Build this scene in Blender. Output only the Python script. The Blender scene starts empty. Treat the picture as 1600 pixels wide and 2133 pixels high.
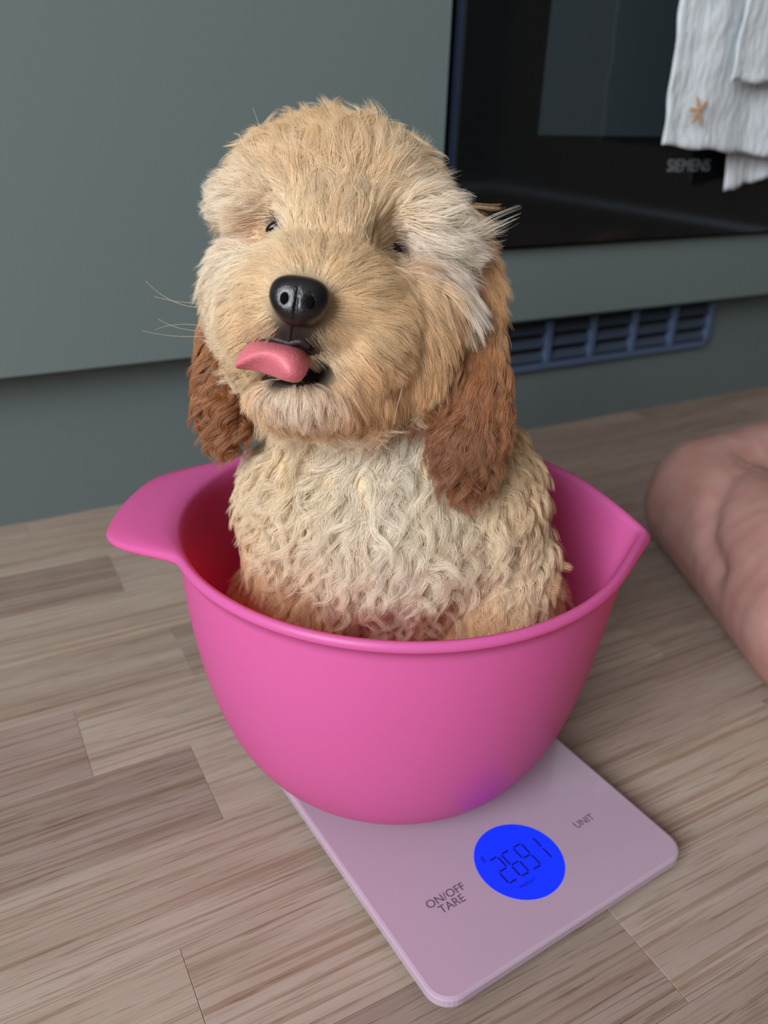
import bpy, bmesh, math, random
import numpy as np
from mathutils import Vector, Matrix, kdtree

random.seed(7)
RNG = np.random.default_rng(11)
scene = bpy.context.scene
COL = scene.collection

# ------------------------------------------------------------------ camera
PITCH, YAW, ROLL, FPX, CAM_H = math.radians(26.76), math.radians(29.09), math.radians(1.84), 1700.0, 0.38
_f = np.array([math.sin(YAW) * math.cos(PITCH), math.cos(YAW) * math.cos(PITCH), -math.sin(PITCH)])
_r = np.array([math.cos(YAW), -math.sin(YAW), 0.0])
_u = np.cross(_r, _f)
RGT = _r * math.cos(ROLL) + _u * math.sin(ROLL)
UPV = -_r * math.sin(ROLL) + _u * math.cos(ROLL)
FWD = _f
CAMP = np.array([0.0, 0.0, CAM_H])
cam_data = bpy.data.cameras.new('camera')
cam = bpy.data.objects.new('camera', cam_data)
COL.objects.link(cam)
m = Matrix.Identity(4)
for i in range(3):
    m[i][0], m[i][1], m[i][2], m[i][3] = RGT[i], UPV[i], -FWD[i], CAMP[i]
cam.matrix_world = m
cam_data.sensor_fit = 'VERTICAL'
cam_data.sensor_height = 24.0
cam_data.sensor_width = 18.0
cam_data.lens = FPX / 2133.0 * 24.0
cam_data.clip_start = 0.01
cam_data.dof.use_dof = True
cam_data.dof.focus_distance = 0.375
cam_data.dof.aperture_fstop = 5.2
scene.camera = cam

# ------------------------------------------------------------------ world, light, exposure
scene.view_settings.view_transform = 'Standard'
scene.view_settings.look = 'None'
scene.view_settings.exposure = 0.22
scene.view_settings.gamma = 1.0
scene.view_settings.use_curve_mapping = False
scene.cycles.max_bounces = 7
scene.cycles.diffuse_bounces = 3
scene.cycles.glossy_bounces = 4
scene.cycles.transmission_bounces = 5
scene.cycles.transparent_max_bounces = 4
scene.cycles.use_adaptive_sampling = True
scene.cycles.adaptive_threshold = 0.08
world = bpy.data.worlds.new('sky')
scene.world = world
world.use_nodes = True
world.node_tree.nodes['Background'].inputs[0].default_value = (0.62, 0.78, 1.0, 1)
world.node_tree.nodes['Background'].inputs[1].default_value = 1.0

def area(name, loc, target, sx, sy, power, color):
    d = bpy.data.lights.new(name, 'AREA')
    d.shape = 'RECTANGLE'
    d.size, d.size_y, d.energy, d.color = sx, sy, power, color
    o = bpy.data.objects.new(name, d)
    COL.objects.link(o)
    o.location = loc
    o.rotation_euler = (Vector(target) - Vector(loc)).to_track_quat('-Z', 'Y').to_euler()
    return o
# daylight coming in through the window opening of the wall on the left
area('window_daylight', (-1.64, -0.75, 1.32), (0.6, 0.05, 0.45), 1.35, 1.35, 76.0, (0.93, 0.96, 1.0))

# ------------------------------------------------------------------ helpers
def lin(c):
    c = c / 255.0
    return c / 12.92 if c <= 0.04045 else ((c + 0.055) / 1.055) ** 2.4

def rgb(r, g, b):
    return (lin(r), lin(g), lin(b))

def at(px, py, d):
    """World point seen at photo position (px, py), at forward distance d."""
    return CAMP + d * (FWD + (px - 800.0) / FPX * RGT - (py - 1066.5) / FPX * UPV)

def idir(dx, dy, toward=0.0):
    v = dx * RGT - dy * UPV - toward * FWD
    return v / (np.linalg.norm(v) + 1e-9)

def new_mat(name, color=(0.5, 0.5, 0.5), rough=0.5, spec=0.5, **kw):
    mt = bpy.data.materials.new(name)
    mt.use_nodes = True
    b = mt.node_tree.nodes['Principled BSDF']
    b.inputs['Base Color'].default_value = (*color, 1)
    b.inputs['Roughness'].default_value = rough
    b.inputs['Specular IOR Level'].default_value = spec
    for k, v in kw.items():
        b.inputs[k.replace('_', ' ')].default_value = v
    return mt, mt.node_tree, b

def noise_bump(nt, b, scale, strength, dist=0.001, detail=3.0, stretch=None):
    tc = nt.nodes.new('ShaderNodeTexCoord')
    mp = nt.nodes.new('ShaderNodeMapping')
    if stretch:
        mp.inputs['Scale'].default_value = stretch
    nz = nt.nodes.new('ShaderNodeTexNoise')
    nz.inputs['Scale'].default_value = scale
    nz.inputs['Detail'].default_value = detail
    bp = nt.nodes.new('ShaderNodeBump')
    bp.inputs['Strength'].default_value = strength
    bp.inputs['Distance'].default_value = dist
    nt.links.new(tc.outputs['Object'], mp.inputs['Vector'])
    nt.links.new(mp.outputs['Vector'], nz.inputs['Vector'])
    nt.links.new(nz.outputs['Fac'], bp.inputs['Height'])
    nt.links.new(bp.outputs['Normal'], b.inputs['Normal'])
    return nz

def obj(name, me, mat=None, parent=None, smooth=False):
    o = bpy.data.objects.new(name, me)
    COL.objects.link(o)
    if mat is not None:
        me.materials.clear()
        me.materials.append(mat)
    if parent is not None:
        o.parent = parent
    if smooth and hasattr(me, 'polygons'):
        me.polygons.foreach_set('use_smooth', [True] * len(me.polygons))
    return o

def tag(o, label=None, cat=None, group=None, kind=None):
    if label: o['label'] = label
    if cat: o['category'] = cat
    if group: o['group'] = group
    if kind: o['kind'] = kind
    return o

def empty(name, loc=(0, 0, 0), rz=0.0):
    o = bpy.data.objects.new(name, None)
    COL.objects.link(o)
    o.location = loc
    o.rotation_euler = (0, 0, rz)
    o.empty_display_size = 0.02
    return o

def bm_to(name, bm):
    me = bpy.data.meshes.new(name)
    bm.normal_update()
    bm.to_mesh(me)
    bm.free()
    return me

def box_mesh(name, lo, hi, bevel=0.0, seg=2):
    bm = bmesh.new()
    bmesh.ops.create_cube(bm, size=1.0)
    lo, hi = Vector(lo), Vector(hi)
    for v in bm.verts:
        v.co = Vector(((lo[i] + hi[i]) / 2 + v.co[i] * (hi[i] - lo[i])) for i in range(3))
    if bevel > 0:
        bmesh.ops.bevel(bm, geom=bm.edges[:], offset=bevel, segments=seg, affect='EDGES', profile=0.5)
    return bm_to(name, bm)

def pydata(name, verts, faces):
    me = bpy.data.meshes.new(name)
    me.from_pydata([tuple(map(float, v)) for v in verts], [], faces)
    me.validate()
    me.update()
    return me

def grid_mesh(name, P, close_u=False):
    """P: (nu, nv, 3) array of points."""
    nu, nv = P.shape[:2]
    fs = []
    for i in range(nu if close_u else nu - 1):
        for j in range(nv - 1):
            a, b_ = i * nv + j, ((i + 1) % nu) * nv + j
            fs.append((a, b_, b_ + 1, a + 1))
    return pydata(name, P.reshape(-1, 3), fs)

def tube_mesh(name, pts, r0, r1=None, k=6):
    pts = [np.asarray(p, float) for p in pts]
    n = len(pts)
    r1 = r0 if r1 is None else r1
    V = []
    for i, p in enumerate(pts):
        t = pts[min(i + 1, n - 1)] - pts[max(i - 1, 0)]
        t /= np.linalg.norm(t) + 1e-12
        a = np.cross(t, [0.3, 0.5, 0.81]); a /= np.linalg.norm(a)
        b_ = np.cross(t, a)
        r = r0 + (r1 - r0) * i / (n - 1)
        for j in range(k):
            an = 2 * math.pi * j / k
            V.append(p + r * (math.cos(an) * a + math.sin(an) * b_))
    F = [(i * k + j, i * k + (j + 1) % k, (i + 1) * k + (j + 1) % k, (i + 1) * k + j) for i in range(n - 1) for j in range(k)]
    F += [tuple(range(k))[::-1], tuple(range((n - 1) * k, n * k))]
    return pydata(name, V, F)

def text_mesh(name, body, size, align='CENTER', extrude=0.0):
    cu = bpy.data.curves.new(name, 'FONT')
    cu.body = body
    cu.size = size
    cu.align_x = align
    cu.align_y = 'CENTER'
    cu.extrude = extrude
    cu.space_line = 0.85
    o = bpy.data.objects.new(name, cu)
    COL.objects.link(o)
    dg = bpy.context.evaluated_depsgraph_get()
    me = bpy.data.meshes.new_from_object(o.evaluated_get(dg))
    bpy.data.objects.remove(o)
    bpy.data.curves.remove(cu)
    return me

# ------------------------------------------------------------------ surface materials
M_CAB, nt, b = new_mat('cabinet_grey_green', rgb(102, 115, 113), 0.42, 0.35)
noise_bump(nt, b, 900, 0.05, 0.0003)
M_PLINTH, nt, b = new_mat('plinth_grey_green', rgb(95, 106, 105), 0.5, 0.3)
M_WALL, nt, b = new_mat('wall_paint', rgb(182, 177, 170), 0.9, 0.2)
noise_bump(nt, b, 300, 0.1, 0.0005)
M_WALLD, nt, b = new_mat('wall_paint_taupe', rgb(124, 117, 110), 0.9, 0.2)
M_CEIL, nt, b = new_mat('ceiling_paint', rgb(206, 203, 198), 0.9, 0.2)

def oak():
    mt, nt, b = new_mat('white_oiled_oak', (0.4, 0.3, 0.2), 0.55, 0.3)
    N, L = nt.nodes, nt.links
    tc = N.new('ShaderNodeTexCoord')
    oi = N.new('ShaderNodeObjectInfo')
    mul = N.new('ShaderNodeMath'); mul.operation = 'MULTIPLY'; mul.inputs[1].default_value = 37.0
    L.new(oi.outputs['Random'], mul.inputs[0])
    cmb = N.new('ShaderNodeCombineXYZ')
    L.new(mul.outputs[0], cmb.inputs['X']); L.new(mul.outputs[0], cmb.inputs['Z'])
    add = N.new('ShaderNodeVectorMath'); add.operation = 'ADD'
    L.new(tc.outputs['Object'], add.inputs[0]); L.new(cmb.outputs[0], add.inputs[1])
    def tex(scale3, scale, detail=3.0, rough=0.55, dist=0.0):
        mp = N.new('ShaderNodeMapping'); mp.inputs['Scale'].default_value = scale3
        L.new(add.outputs[0], mp.inputs['Vector'])
        nz = N.new('ShaderNodeTexNoise')
        nz.inputs['Scale'].default_value = scale; nz.inputs['Detail'].default_value = detail
        nz.inputs['Roughness'].default_value = rough; nz.inputs['Distortion'].default_value = dist
        L.new(mp.outputs[0], nz.inputs['Vector'])
        return nz
    def ramp(src, stops):
        cr = N.new('ShaderNodeValToRGB')
        cr.color_ramp.elements[0].position, cr.color_ramp.elements[0].color = stops[0][0], (*stops[0][1], 1)
        cr.color_ramp.elements[1].position, cr.color_ramp.elements[1].color = stops[-1][0], (*stops[-1][1], 1)
        for p, c in stops[1:-1]:
            e = cr.color_ramp.elements.new(p); e.color = (*c, 1)
        L.new(src, cr.inputs[0])
        return cr
    def mix(kind, fac, a, c):
        mx = N.new('ShaderNodeMix'); mx.data_type = 'RGBA'; mx.blend_type = kind
        if isinstance(fac, float): mx.inputs['Factor'].default_value = fac
        else: L.new(fac, mx.inputs['Factor'])
        for sock, v in ((mx.inputs['A'], a), (mx.inputs['B'], c)):
            if isinstance(v, tuple): sock.default_value = (*v, 1)
            else: L.new(v, sock)
        return mx.outputs['Result']
    # tone of the single strip
    base = ramp(oi.outputs['Random'], [(0.0, rgb(144, 128, 117)), (0.35, rgb(163, 147, 134)), (0.6, rgb(171, 156, 142)), (0.8, rgb(154, 137, 127)), (1.0, rgb(179, 165, 150))])
    broad = tex((0.9, 9.0, 1.0), 5.0, 3.0, 0.5, 1.2)
    g1 = ramp(broad.outputs['Fac'], [(0.30, (0.80, 0.74, 0.69)), (0.62, (1.04, 1.03, 1.02))])
    c1 = mix('MULTIPLY', 0.8, base.outputs[0], g1.outputs[0])
    # year ring lines running along the strip
    rings = tex((0.35, 30.0, 1.0), 9.0, 2.0, 0.5, 0.9)
    g2 = ramp(rings.outputs['Fac'], [(0.36, (0.70, 0.58, 0.49)), (0.48, (1.0, 1.0, 1.0))])
    c2 = mix('MULTIPLY', 0.75, c1, g2.outputs[0])
    # short dark pores
    pores = tex((3.2, 105.0, 1.0), 8.0, 2.0, 0.6)
    g3 = ramp(pores.outputs['Fac'], [(0.34, (0.60, 0.50, 0.43)), (0.43, (1.0, 1.0, 1.0))])
    pf = N.new('ShaderNodeMapRange')
    L.new(oi.outputs['Random'], pf.inputs[0])
    pf.inputs['To Min'].default_value, pf.inputs['To Max'].default_value = 0.85, 0.5
    c3 = mix('MULTIPLY', pf.outputs[0], c2, g3.outputs[0])
    L.new(c3, b.inputs['Base Color'])
    bp = N.new('ShaderNodeBump'); bp.inputs['Strength'].default_value = 0.25; bp.inputs['Distance'].default_value = 0.0006
    L.new(pores.outputs['Fac'], bp.inputs['Height']); L.new(bp.outputs[0], b.inputs['Normal'])
    return mt
M_OAK = oak()

# ------------------------------------------------------------------ room shell
YF = 0.745        # plane of the cabinet fronts
YP = 0.7885       # plinth plane
X0, X1, Y0, Y1, ZC = -1.60, 2.70, -2.30, 1.36, 2.45
floor = obj('floor', box_mesh('floor', (X0, Y0, -0.06), (X1, Y1, -0.0105)), M_OAK)
tag(floor, kind='structure')

ROW = 0.06878
EDGE0 = 0.41431
joints = {0: [-0.31, 0.0911, 0.447, 0.86, 1.27, 1.70], 1: [-0.22, 0.19, 0.62, 1.02, 1.45], 2: [-0.36, 0.0457, 0.47, 0.90, 1.33],
          3: [-0.15, 0.2525, 0.66, 1.08, 1.5], -1: [-0.4, 0.03, 0.36, 0.78, 1.2, 1.6], -2: [-0.28, 0.115, 0.52, 0.95, 1.4],
          -3: [-0.2, 0.22, 0.60, 1.01, 1.42], -4: [-0.33, 0.095, 0.50, 0.88, 1.3], -5: [-0.25, 0.17, 0.55, 0.99, 1.4]}
def plank(x0, x1, y0, y1):
    # one oak strip with a fine chamfer and a hair-thin joint round it
    g, c, t = 0.00007, 0.00028, 0.010
    x0, x1, y0, y1 = x0 + g, x1 - g, y0 + g, y1 - g
    cx, cy = (x0 + x1) / 2, (y0 + y1) / 2
    a, w = (x1 - x0) / 2, (y1 - y0) / 2
    V = [(-a, -w, -t), (a, -w, -t), (a, w, -t), (-a, w, -t), (-a, -w, -c), (a, -w, -c), (a, w, -c), (-a, w, -c),
         (-a + c, -w + c, 0), (a - c, -w + c, 0), (a - c, w - c, 0), (-a + c, w - c, 0)]
    F = [(3, 2, 1, 0), (8, 9, 10, 11)] + [(i, (i + 1) % 4, 4 + (i + 1) % 4, 4 + i) for i in range(4)] + [(4 + i, 4 + (i + 1) % 4, 8 + (i + 1) % 4, 8 + i) for i in range(4)]
    o = obj('plank', pydata('plank', V, F), M_OAK, floor)
    o.location = (cx, cy, 0)
    return o
for row in range(-6, 11):
    y1 = EDGE0 - row * ROW
    y0 = y1 - ROW
    if y0 > YP: continue
    y1 = min(y1, YP + 0.05)
    js = joints.get(row)
    if js is None:
        js, x = [], -0.42 + random.random() * 0.25
        while x < 1.75:
            js.append(x); x += 0.36 + random.random() * 0.1
    js = [-0.62] + [j for j in js if j > -0.55] + [1.95]
    for a_, b_ in zip(js[:-1], js[1:]):
        plank(a_, b_, y0, y1)

def struct(name, lo, hi, mat):
    return tag(obj(name, box_mesh(name, lo, hi), mat), kind='structure')
struct('wall_back', (X0, Y1, 0), (X1, Y1 + 0.1, ZC), M_WALL)
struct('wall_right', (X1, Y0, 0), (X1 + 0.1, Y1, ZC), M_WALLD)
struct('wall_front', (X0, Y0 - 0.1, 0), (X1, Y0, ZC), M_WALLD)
struct('ceiling', (X0, Y0, ZC), (X1, Y1, ZC + 0.1), M_CEIL)
# wall with the window opening
WY0, WY1, WZ0, WZ1 = -1.50, 0.0, 0.56, 2.08
bm = bmesh.new()
for lo, hi in (((X0 - .1, Y0, 0), (X0, WY0, ZC)), ((X0 - .1, WY1, 0), (X0, Y1, ZC)), ((X0 - .1, WY0, 0), (X0, WY1, WZ0)), ((X0 - .1, WY0, WZ1), (X0, WY1, ZC))):
    r_ = bmesh.ops.create_cube(bm, size=1.0)
    for v in r_['verts']:
        v.co = Vector(((lo[i] + hi[i]) / 2 + v.co[i] * (hi[i] - lo[i])) for i in range(3))
tag(obj('wall_left', bm_to('wall_left', bm), M_WALL), kind='structure')
M_WIN, _, _ = new_mat('window_paint', rgb(235, 235, 232), 0.4)
win = tag(empty('window_1', (X0 - 0.05, (WY0 + WY1) / 2, WZ0)), kind='structure')
wl = (WY1 - WY0) / 2; wh = WZ1 - WZ0
for lo, hi in (((-.03, -wl, 0), (.03, -wl + .05, wh)), ((-.03, wl - .05, 0), (.03, wl, wh)), ((-.03, -wl + .05, 0), (.03, wl - .05, .05)), ((-.03, -wl + .05, wh - .05), (.03, wl - .05, wh))):
    obj('window_frame', box_mesh('window_frame', lo, hi, 0.004), M_WIN, win)

# ------------------------------------------------------------------ kitchen units
OX0 = 0.4748      # left edge of the oven door
PZ = 0.1585       # underside of the fronts
CZ = 0.88
unit = empty('base_cabinet', (-0.05, 1.0, 0))
tag(unit, 'tall plain grey-green cabinet front behind the puppy, beside the black oven', 'cabinet')
def part(name, lo, hi, mat, parent, bevel=0.0, **kw):
    p = parent.location
    return obj(name, box_mesh(name, [lo[i] - p[i] for i in range(3)], [hi[i] - p[i] for i in range(3)], bevel), mat, parent, **kw)
part('cabinet_body', (-0.80, YF + 0.021, PZ), (OX0 - 0.008, Y1 - 0.003, CZ), M_CAB, unit)
part('door', (-0.60, YF, PZ), (OX0 - 0.0055, YF + 0.019, CZ - 0.005), M_CAB, unit, 0.0008)
housing = empty('oven_housing', (0.9, 1.0, 0))
tag(housing, 'grey-green oven cabinet with narrow panel under the black oven', 'cabinet')
OX1 = OX0 + 0.62
part('cabinet_body', (OX0 - 0.004, YF + 0.021, PZ), (OX1 + 0.3, Y1 - 0.003, 0.232), M_CAB, housing)
part('front_panel', (OX0 - 0.002, YF, PZ), (OX1 + 0.3, YF + 0.019, 0.2385), M_CAB, housing, 0.0008)
part('side_panel', (OX1 + 0.006, YF, 0.2405), (OX1 + 0.3, Y1 - 0.003, CZ), M_CAB, housing, 0.0008)
plinth = tag(obj('baseboard_kitchen', box_mesh('baseboard_kitchen', (-0.9, YP, 0.0), (X1 - 0.01, YP + 0.016, PZ + 0.001)), M_PLINTH), kind='structure')
M_TOP, nt, b = new_mat('worktop_stone', rgb(90, 90, 90), 0.4)
noise_bump(nt, b, 400, 0.1)
wt = tag(obj('worktop', box_mesh('worktop', (-0.80, YF - 0.015, CZ + 0.0005), (OX1 + 0.3, Y1 - 0.003, CZ + 0.03), 0.003), M_TOP), 'dark stone worktop above the grey-green cabinets', 'worktop')

# ------------------------------------------------------------------ oven
M_BLACK, nt, b = new_mat('oven_black_glass', rgb(12, 15, 17), 0.06, 0.5)
M_OWIN, nt, b = new_mat('oven_window_glass', rgb(44, 54, 58), 0.08, 0.6)  # lighter grey base stands in for reflections in the window panes
M_STEEL, nt, b = new_mat('brushed_steel_edge', rgb(84, 98, 132), 0.32, 0.5, Metallic=0.9)
M_DARK, _, _ = new_mat('dark_gap', rgb(10, 10, 10), 0.7)
M_PRINT, _, _ = new_mat('grey_print', rgb(140, 146, 152), 0.4)
oven = empty('oven', (OX0, YF, 0.2405))
tag(oven, 'built-in oven with black glass door behind the hanging towel', 'oven')
YG = YF - 0.015
part('oven_body', (OX0 + 0.004, YF + 0.001, 0.2405), (OX1, Y1 - 0.08, CZ - 0.003), M_DARK, oven)
part('door_side_rail', (OX0, YG + 0.005, 0.2445), (OX0 + 0.004, YF + 0.0005, CZ - 0.01), M_STEEL, oven)
dg_ = part('door_glass', (OX0, YG, 0.2445), (OX1, YG + 0.0048, CZ - 0.13), M_BLACK, oven, 0.0008)
part('control_panel', (OX0, YG, CZ - 0.127), (OX1, YG + 0.0048, CZ - 0.008), M_BLACK, oven, 0.0008)
ow = part('viewing_window', (0.571, YG - 0.0004, 0.353), (OX1 - 0.097, YG - 0.0001, CZ - 0.23), M_OWIN, oven)
# maker's lettering under the towel
lg = obj('lettering', text_mesh('lettering', 'SIEMENS', 0.0185, 'CENTER', 0.0001), M_PRINT, oven)
lg.rotation_euler = (math.pi / 2, 0, 0)
lg.location = (0.793 - OX0, YG - 0.0003 - YF, 0.3225 - 0.2405)
HZ = 0.615
M_HANDLE, nt, b = new_mat('handle_steel', rgb(170, 172, 175), 0.3, 0.5, Metallic=1.0)
hb = obj('handle', tube_mesh('handle', [(0.05, -0.066, HZ - .2405), (0.57, -0.066, HZ - .2405)], 0.008, k=16), M_HANDLE, oven, True)
for hx in (0.07, 0.55):
    obj('handle_post', tube_mesh('handle_post', [(hx, -0.0665, HZ - .2405), (hx, -0.0205, HZ - .2405)], 0.0055, k=12), M_HANDLE, oven, True)

# ------------------------------------------------------------------ plinth ventilation grille
M_SLAT, _, _ = new_mat('grille_slat', rgb(58, 68, 84), 0.5)
M_VENT, nt, b = new_mat('grille_metal', rgb(104, 124, 160), 0.4, 0.5, Metallic=0.55)
vent = empty('ventilation_grille', (0.59, YP, 0.0925))
tag(vent, 'blue-grey metal ventilation grille let into the plinth under the oven', 'grille')
VX0, VX1, VZ0, VZ1 = 0.4433, 0.9425, 0.0905, 0.1455
yb = YP - 0.0008
part('back_plate', (VX0, YP - 0.0006, VZ0), (VX1, YP - 0.0002, VZ1), M_DARK, vent)
part('frame', (VX0, YP - 0.009, VZ0 - 0.007), (VX1, yb, VZ0 + 0.001), M_VENT, vent, 0.001)
part('frame', (VX0, YP - 0.004, VZ1 - 0.001), (VX1, yb, VZ1 + 0.003), M_VENT, vent, 0.0008)
for i in range(8):
    x = VX0 + i * 0.0709
    part('mullion', (x, YP - 0.0095, VZ0 + 0.0012), (x + 0.0095, yb, VZ1 - 0.0012), M_VENT, vent, 0.0012)
    if i < 7:
        for k in range(3):
            z = VZ0 + 0.005 + k * 0.0175
            P = np.array([[(x + .0098, yb, z + 0.008), (x + .0098, YP - 0.0075, z - 0.001)], [(x + .0706, yb, z + 0.008), (x + .0706, YP - 0.0075, z - 0.001)]]) - np.array([0.59, YP, 0.0925])
            sl = obj('slat', grid_mesh('slat', P), M_SLAT, vent)
            md = sl.modifiers.new('thickness', 'SOLIDIFY'); md.thickness = 0.0014

# ------------------------------------------------------------------ towel
def linen():
    mt, nt, b = new_mat('washed_linen', rgb(206, 213, 217), 0.9, 0.15)
    b.inputs['Sheen Weight'].default_value = 0.3
    noise_bump(nt, b, 130, 0.9, 0.004, 5.0, (1, 1, 0.4))
    return mt
M_LINEN = linen()
towel = empty('kitchen_towel', (0.86, YG - 0.02, 0.29))
tag(towel, 'crinkled off-white linen towel with starfish motif hanging on the oven', 'towel')
def cloth(name, corners, y0, amp, seed, nu=46, nv=60):
    """corners: top-left, top-right, bottom-right, bottom-left as (x, z); hangs in folds at depth y0."""
    tl, tr, br, bl = [np.array(c) for c in corners]
    P = np.zeros((nu, nv, 3))
    rg = np.random.default_rng(seed)
    ph = rg.uniform(0, 6.28, 6); fr = rg.uniform(0.7, 1.3, 6)
    for i in range(nu):
        for j in range(nv):
            u, v = i / (nu - 1), j / (nv - 1)
            xz = (1 - v) * ((1 - u) * tl + u * tr) + v * ((1 - u) * bl + u * br)
            w = (0.55 * math.sin(u * 11 * fr[0] + ph[0] + v * 1.2) + 0.3 * math.sin(u * 23 * fr[1] + ph[1] - v * 2.0) + 0.16 * math.sin(u * 47 * fr[2] + ph[2] + v * 5)
                 + 0.10 * math.sin(v * 37 * fr[3] + u * 13 + ph[3]) + 0.07 * math.sin(u * 83 + v * 11 + ph[4]))
            edge = 0.0016 if (u < 0.03 or u > 0.97 or v > 0.965) else 0.0
            P[i, j] = (xz[0] + 0.0012 * math.sin(v * 26 + ph[5]), y0 - amp * w - edge, xz[1] + 0.0012 * math.sin(u * 30 + ph[4]))
    P -= np.array(towel.location)
    o = obj(name, grid_mesh(name, P), M_LINEN, towel, True)
    md = o.modifiers.new('thickness', 'SOLIDIFY'); md.thickness = 0.0012; md.offset = 0
    return o
YT = YG - 0.045
def tz(px, py, y):
    d = FWD + (px - 800.0) / FPX * RGT - (py - 1066.5) / FPX * UPV
    p = CAMP + d * (y / d[1])
    return p[0], p[2]
def hang(px_tl, px_tr, px_br, px_bl, y):
    tl, tr, br, bl = [tz(*p, y) for p in (px_tl, px_tr, px_br, px_bl)]
    # carry the two side edges on up to the handle
    def up(a, c):
        s = (HZ + 0.009 - c[1]) / (a[1] - c[1])
        return (c[0] + (a[0] - c[0]) * s, c[1] + (a[1] - c[1]) * s)
    return up(tl, bl), up(tr, br), br, bl
cloth('back_fold', hang((1530, 60), (1760, 40), (1690, 340), (1504, 399), YT + 0.022), YT + 0.022, 0.0035, 3)
cloth('front_fold', hang((1420, 0), (1760, 0), (1730, 338), (1376, 302), YT), YT, 0.0045, 5)
cloth('overlap_fold', hang((1556, 0), (1800, 0), (1790, 176), (1520, 170), YT - 0.016), YT - 0.016, 0.0042, 8, 40, 40)
# starfish motif: five rounded arms
M_STAR, nt, b = new_mat('starfish_thread', rgb(196, 150, 110), 0.8)
noise_bump(nt, b, 1500, 0.5, 0.0004)
sx, sz = tz(1452, 230, YT - 0.0075)
V, F = [(0, -0.0006, 0)], []
arms = [178, 113, 42, -57, -120]
for i, a in enumerate(arms):
    pts_ = [(4.6, -34), (6, -19), (11, -13), (17.5, -8), (19.5, 0), (17.5, 8), (11, 13), (6, 19)]
    for r_, off in pts_:
        an = math.radians(a) + math.radians(-off if r_ > 1 else off)
        V.append((r_ * 0.00062 * math.cos(an) * (1.15 if r_ > 15 else 1), 0, r_ * 0.00062 * math.sin(an) * (1.15 if r_ > 15 else 1)))
nV = len(V)
for i in range(1, nV):
    F.append((0, i, i + 1 if i + 1 < nV else 1))
st = obj('starfish_motif', pydata('starfish_motif', V, F), M_STAR, towel)
st.location = (sx - towel.location[0], YT - 0.0095 - towel.location[1], sz - towel.location[2])
md = st.modifiers.new('thickness', 'SOLIDIFY'); md.thickness = 0.0008

# ------------------------------------------------------------------ kitchen scale
SA = math.radians(4.4)
SZ = 0.0145
scale_o = empty('kitchen_scale', (0.1395, 0.183, 0), SA)     # origin at the near left corner
tag(scale_o, 'flat pale pink glass kitchen scale under the bowl with glowing blue display', 'scale')
SW, SL = 0.170, 0.232
def rounded_plate(name, w, l, z0, z1, r, chamf, cx=0, cy=0, seg=8):
    def ring(inset, z):
        rr = max(r - inset, 0.0005)
        out = []
        for (qx, qy, a0) in ((w - inset - rr, l - inset - rr, 0), (inset + rr, l - inset - rr, 90), (inset + rr, inset + rr, 180), (w - inset - rr, inset + rr, 270)):
            for k in range(seg + 1):
                an = math.radians(a0 + 90 * k / seg)
                out.append((qx + rr * math.cos(an) + cx, qy + rr * math.sin(an) + cy, z))
        return out
    rings = [ring(chamf * .3, z0), ring(0, z0 + chamf * .4), ring(0, z1 - chamf), ring(chamf * 0.45, z1 - chamf * .35), ring(chamf * 1.4, z1)]
    n = len(rings[0])
    V = [p for rg_ in rings for p in rg_]
    F = [(k * n + i, k * n + (i + 1) % n, (k + 1) * n + (i + 1) % n, (k + 1) * n + i) for k in range(len(rings) - 1) for i in range(n)]
    F += [tuple(range(n))[::-1], tuple(range((len(rings) - 1) * n, len(rings) * n))]
    return pydata(name, V, F)
M_GLASS, nt, b = new_mat('pink_backpainted_glass', rgb(176, 153, 170), 0.12, 0.5)
b.inputs['Coat Weight'].default_value = 0.6; b.inputs['Coat Roughness'].default_value = 0.03
M_WHITEP, _, _ = new_mat('white_plastic', rgb(205, 200, 200), 0.5)
M_INK, _, _ = new_mat('grey_ink', rgb(92, 78, 84), 0.5)
obj('glass_plate', rounded_plate('glass_plate', SW, SL, SZ - 0.0058, SZ, 0.0125, 0.0013), M_GLASS, scale_o)
obj('base_tray', rounded_plate('base_tray', SW - 0.018, SL - 0.018, 0.003, SZ - 0.006, 0.01, 0.001, 0.009, 0.009), M_WHITEP, scale_o)
for fx in (0.03, SW - 0.03):
    for fy in (0.03, SL - 0.03):
        obj('foot', tube_mesh('foot', [(fx, fy, 0.0), (fx, fy, 0.0035)], 0.008, k=16), M_DARK, scale_o)
M_LCD, nt, b = new_mat('blue_backlight', rgb(8, 30, 200), 0.25)
b.inputs['Emission Color'].default_value = (*rgb(10, 52, 255), 1)
b.inputs['Emission Strength'].default_value = 0.58
M_SEG, _, _ = new_mat('lcd_segment', rgb(10, 24, 120), 0.3)
DC = (0.0845, 0.0438)
def disc(name, r, z0, z1, k=64):
    V = [(r * math.cos(2 * math.pi * i / k), r * math.sin(2 * math.pi * i / k), z) for z in (z0, z1) for i in range(k)]
    F = [(i, (i + 1) % k, k + (i + 1) % k, k + i) for i in range(k)] + [tuple(range(k))[::-1], tuple(range(k, 2 * k))]
    return pydata(name, V, F)
dsp = obj('display', disc('display', 0.0245, 0.0, 0.00025), M_LCD, scale_o)
dsp.location = (*DC, SZ)
SEG = {'2': 'abged', '6': 'afgedc', '9': 'abcdfg', '1': 'bc'}
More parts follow.
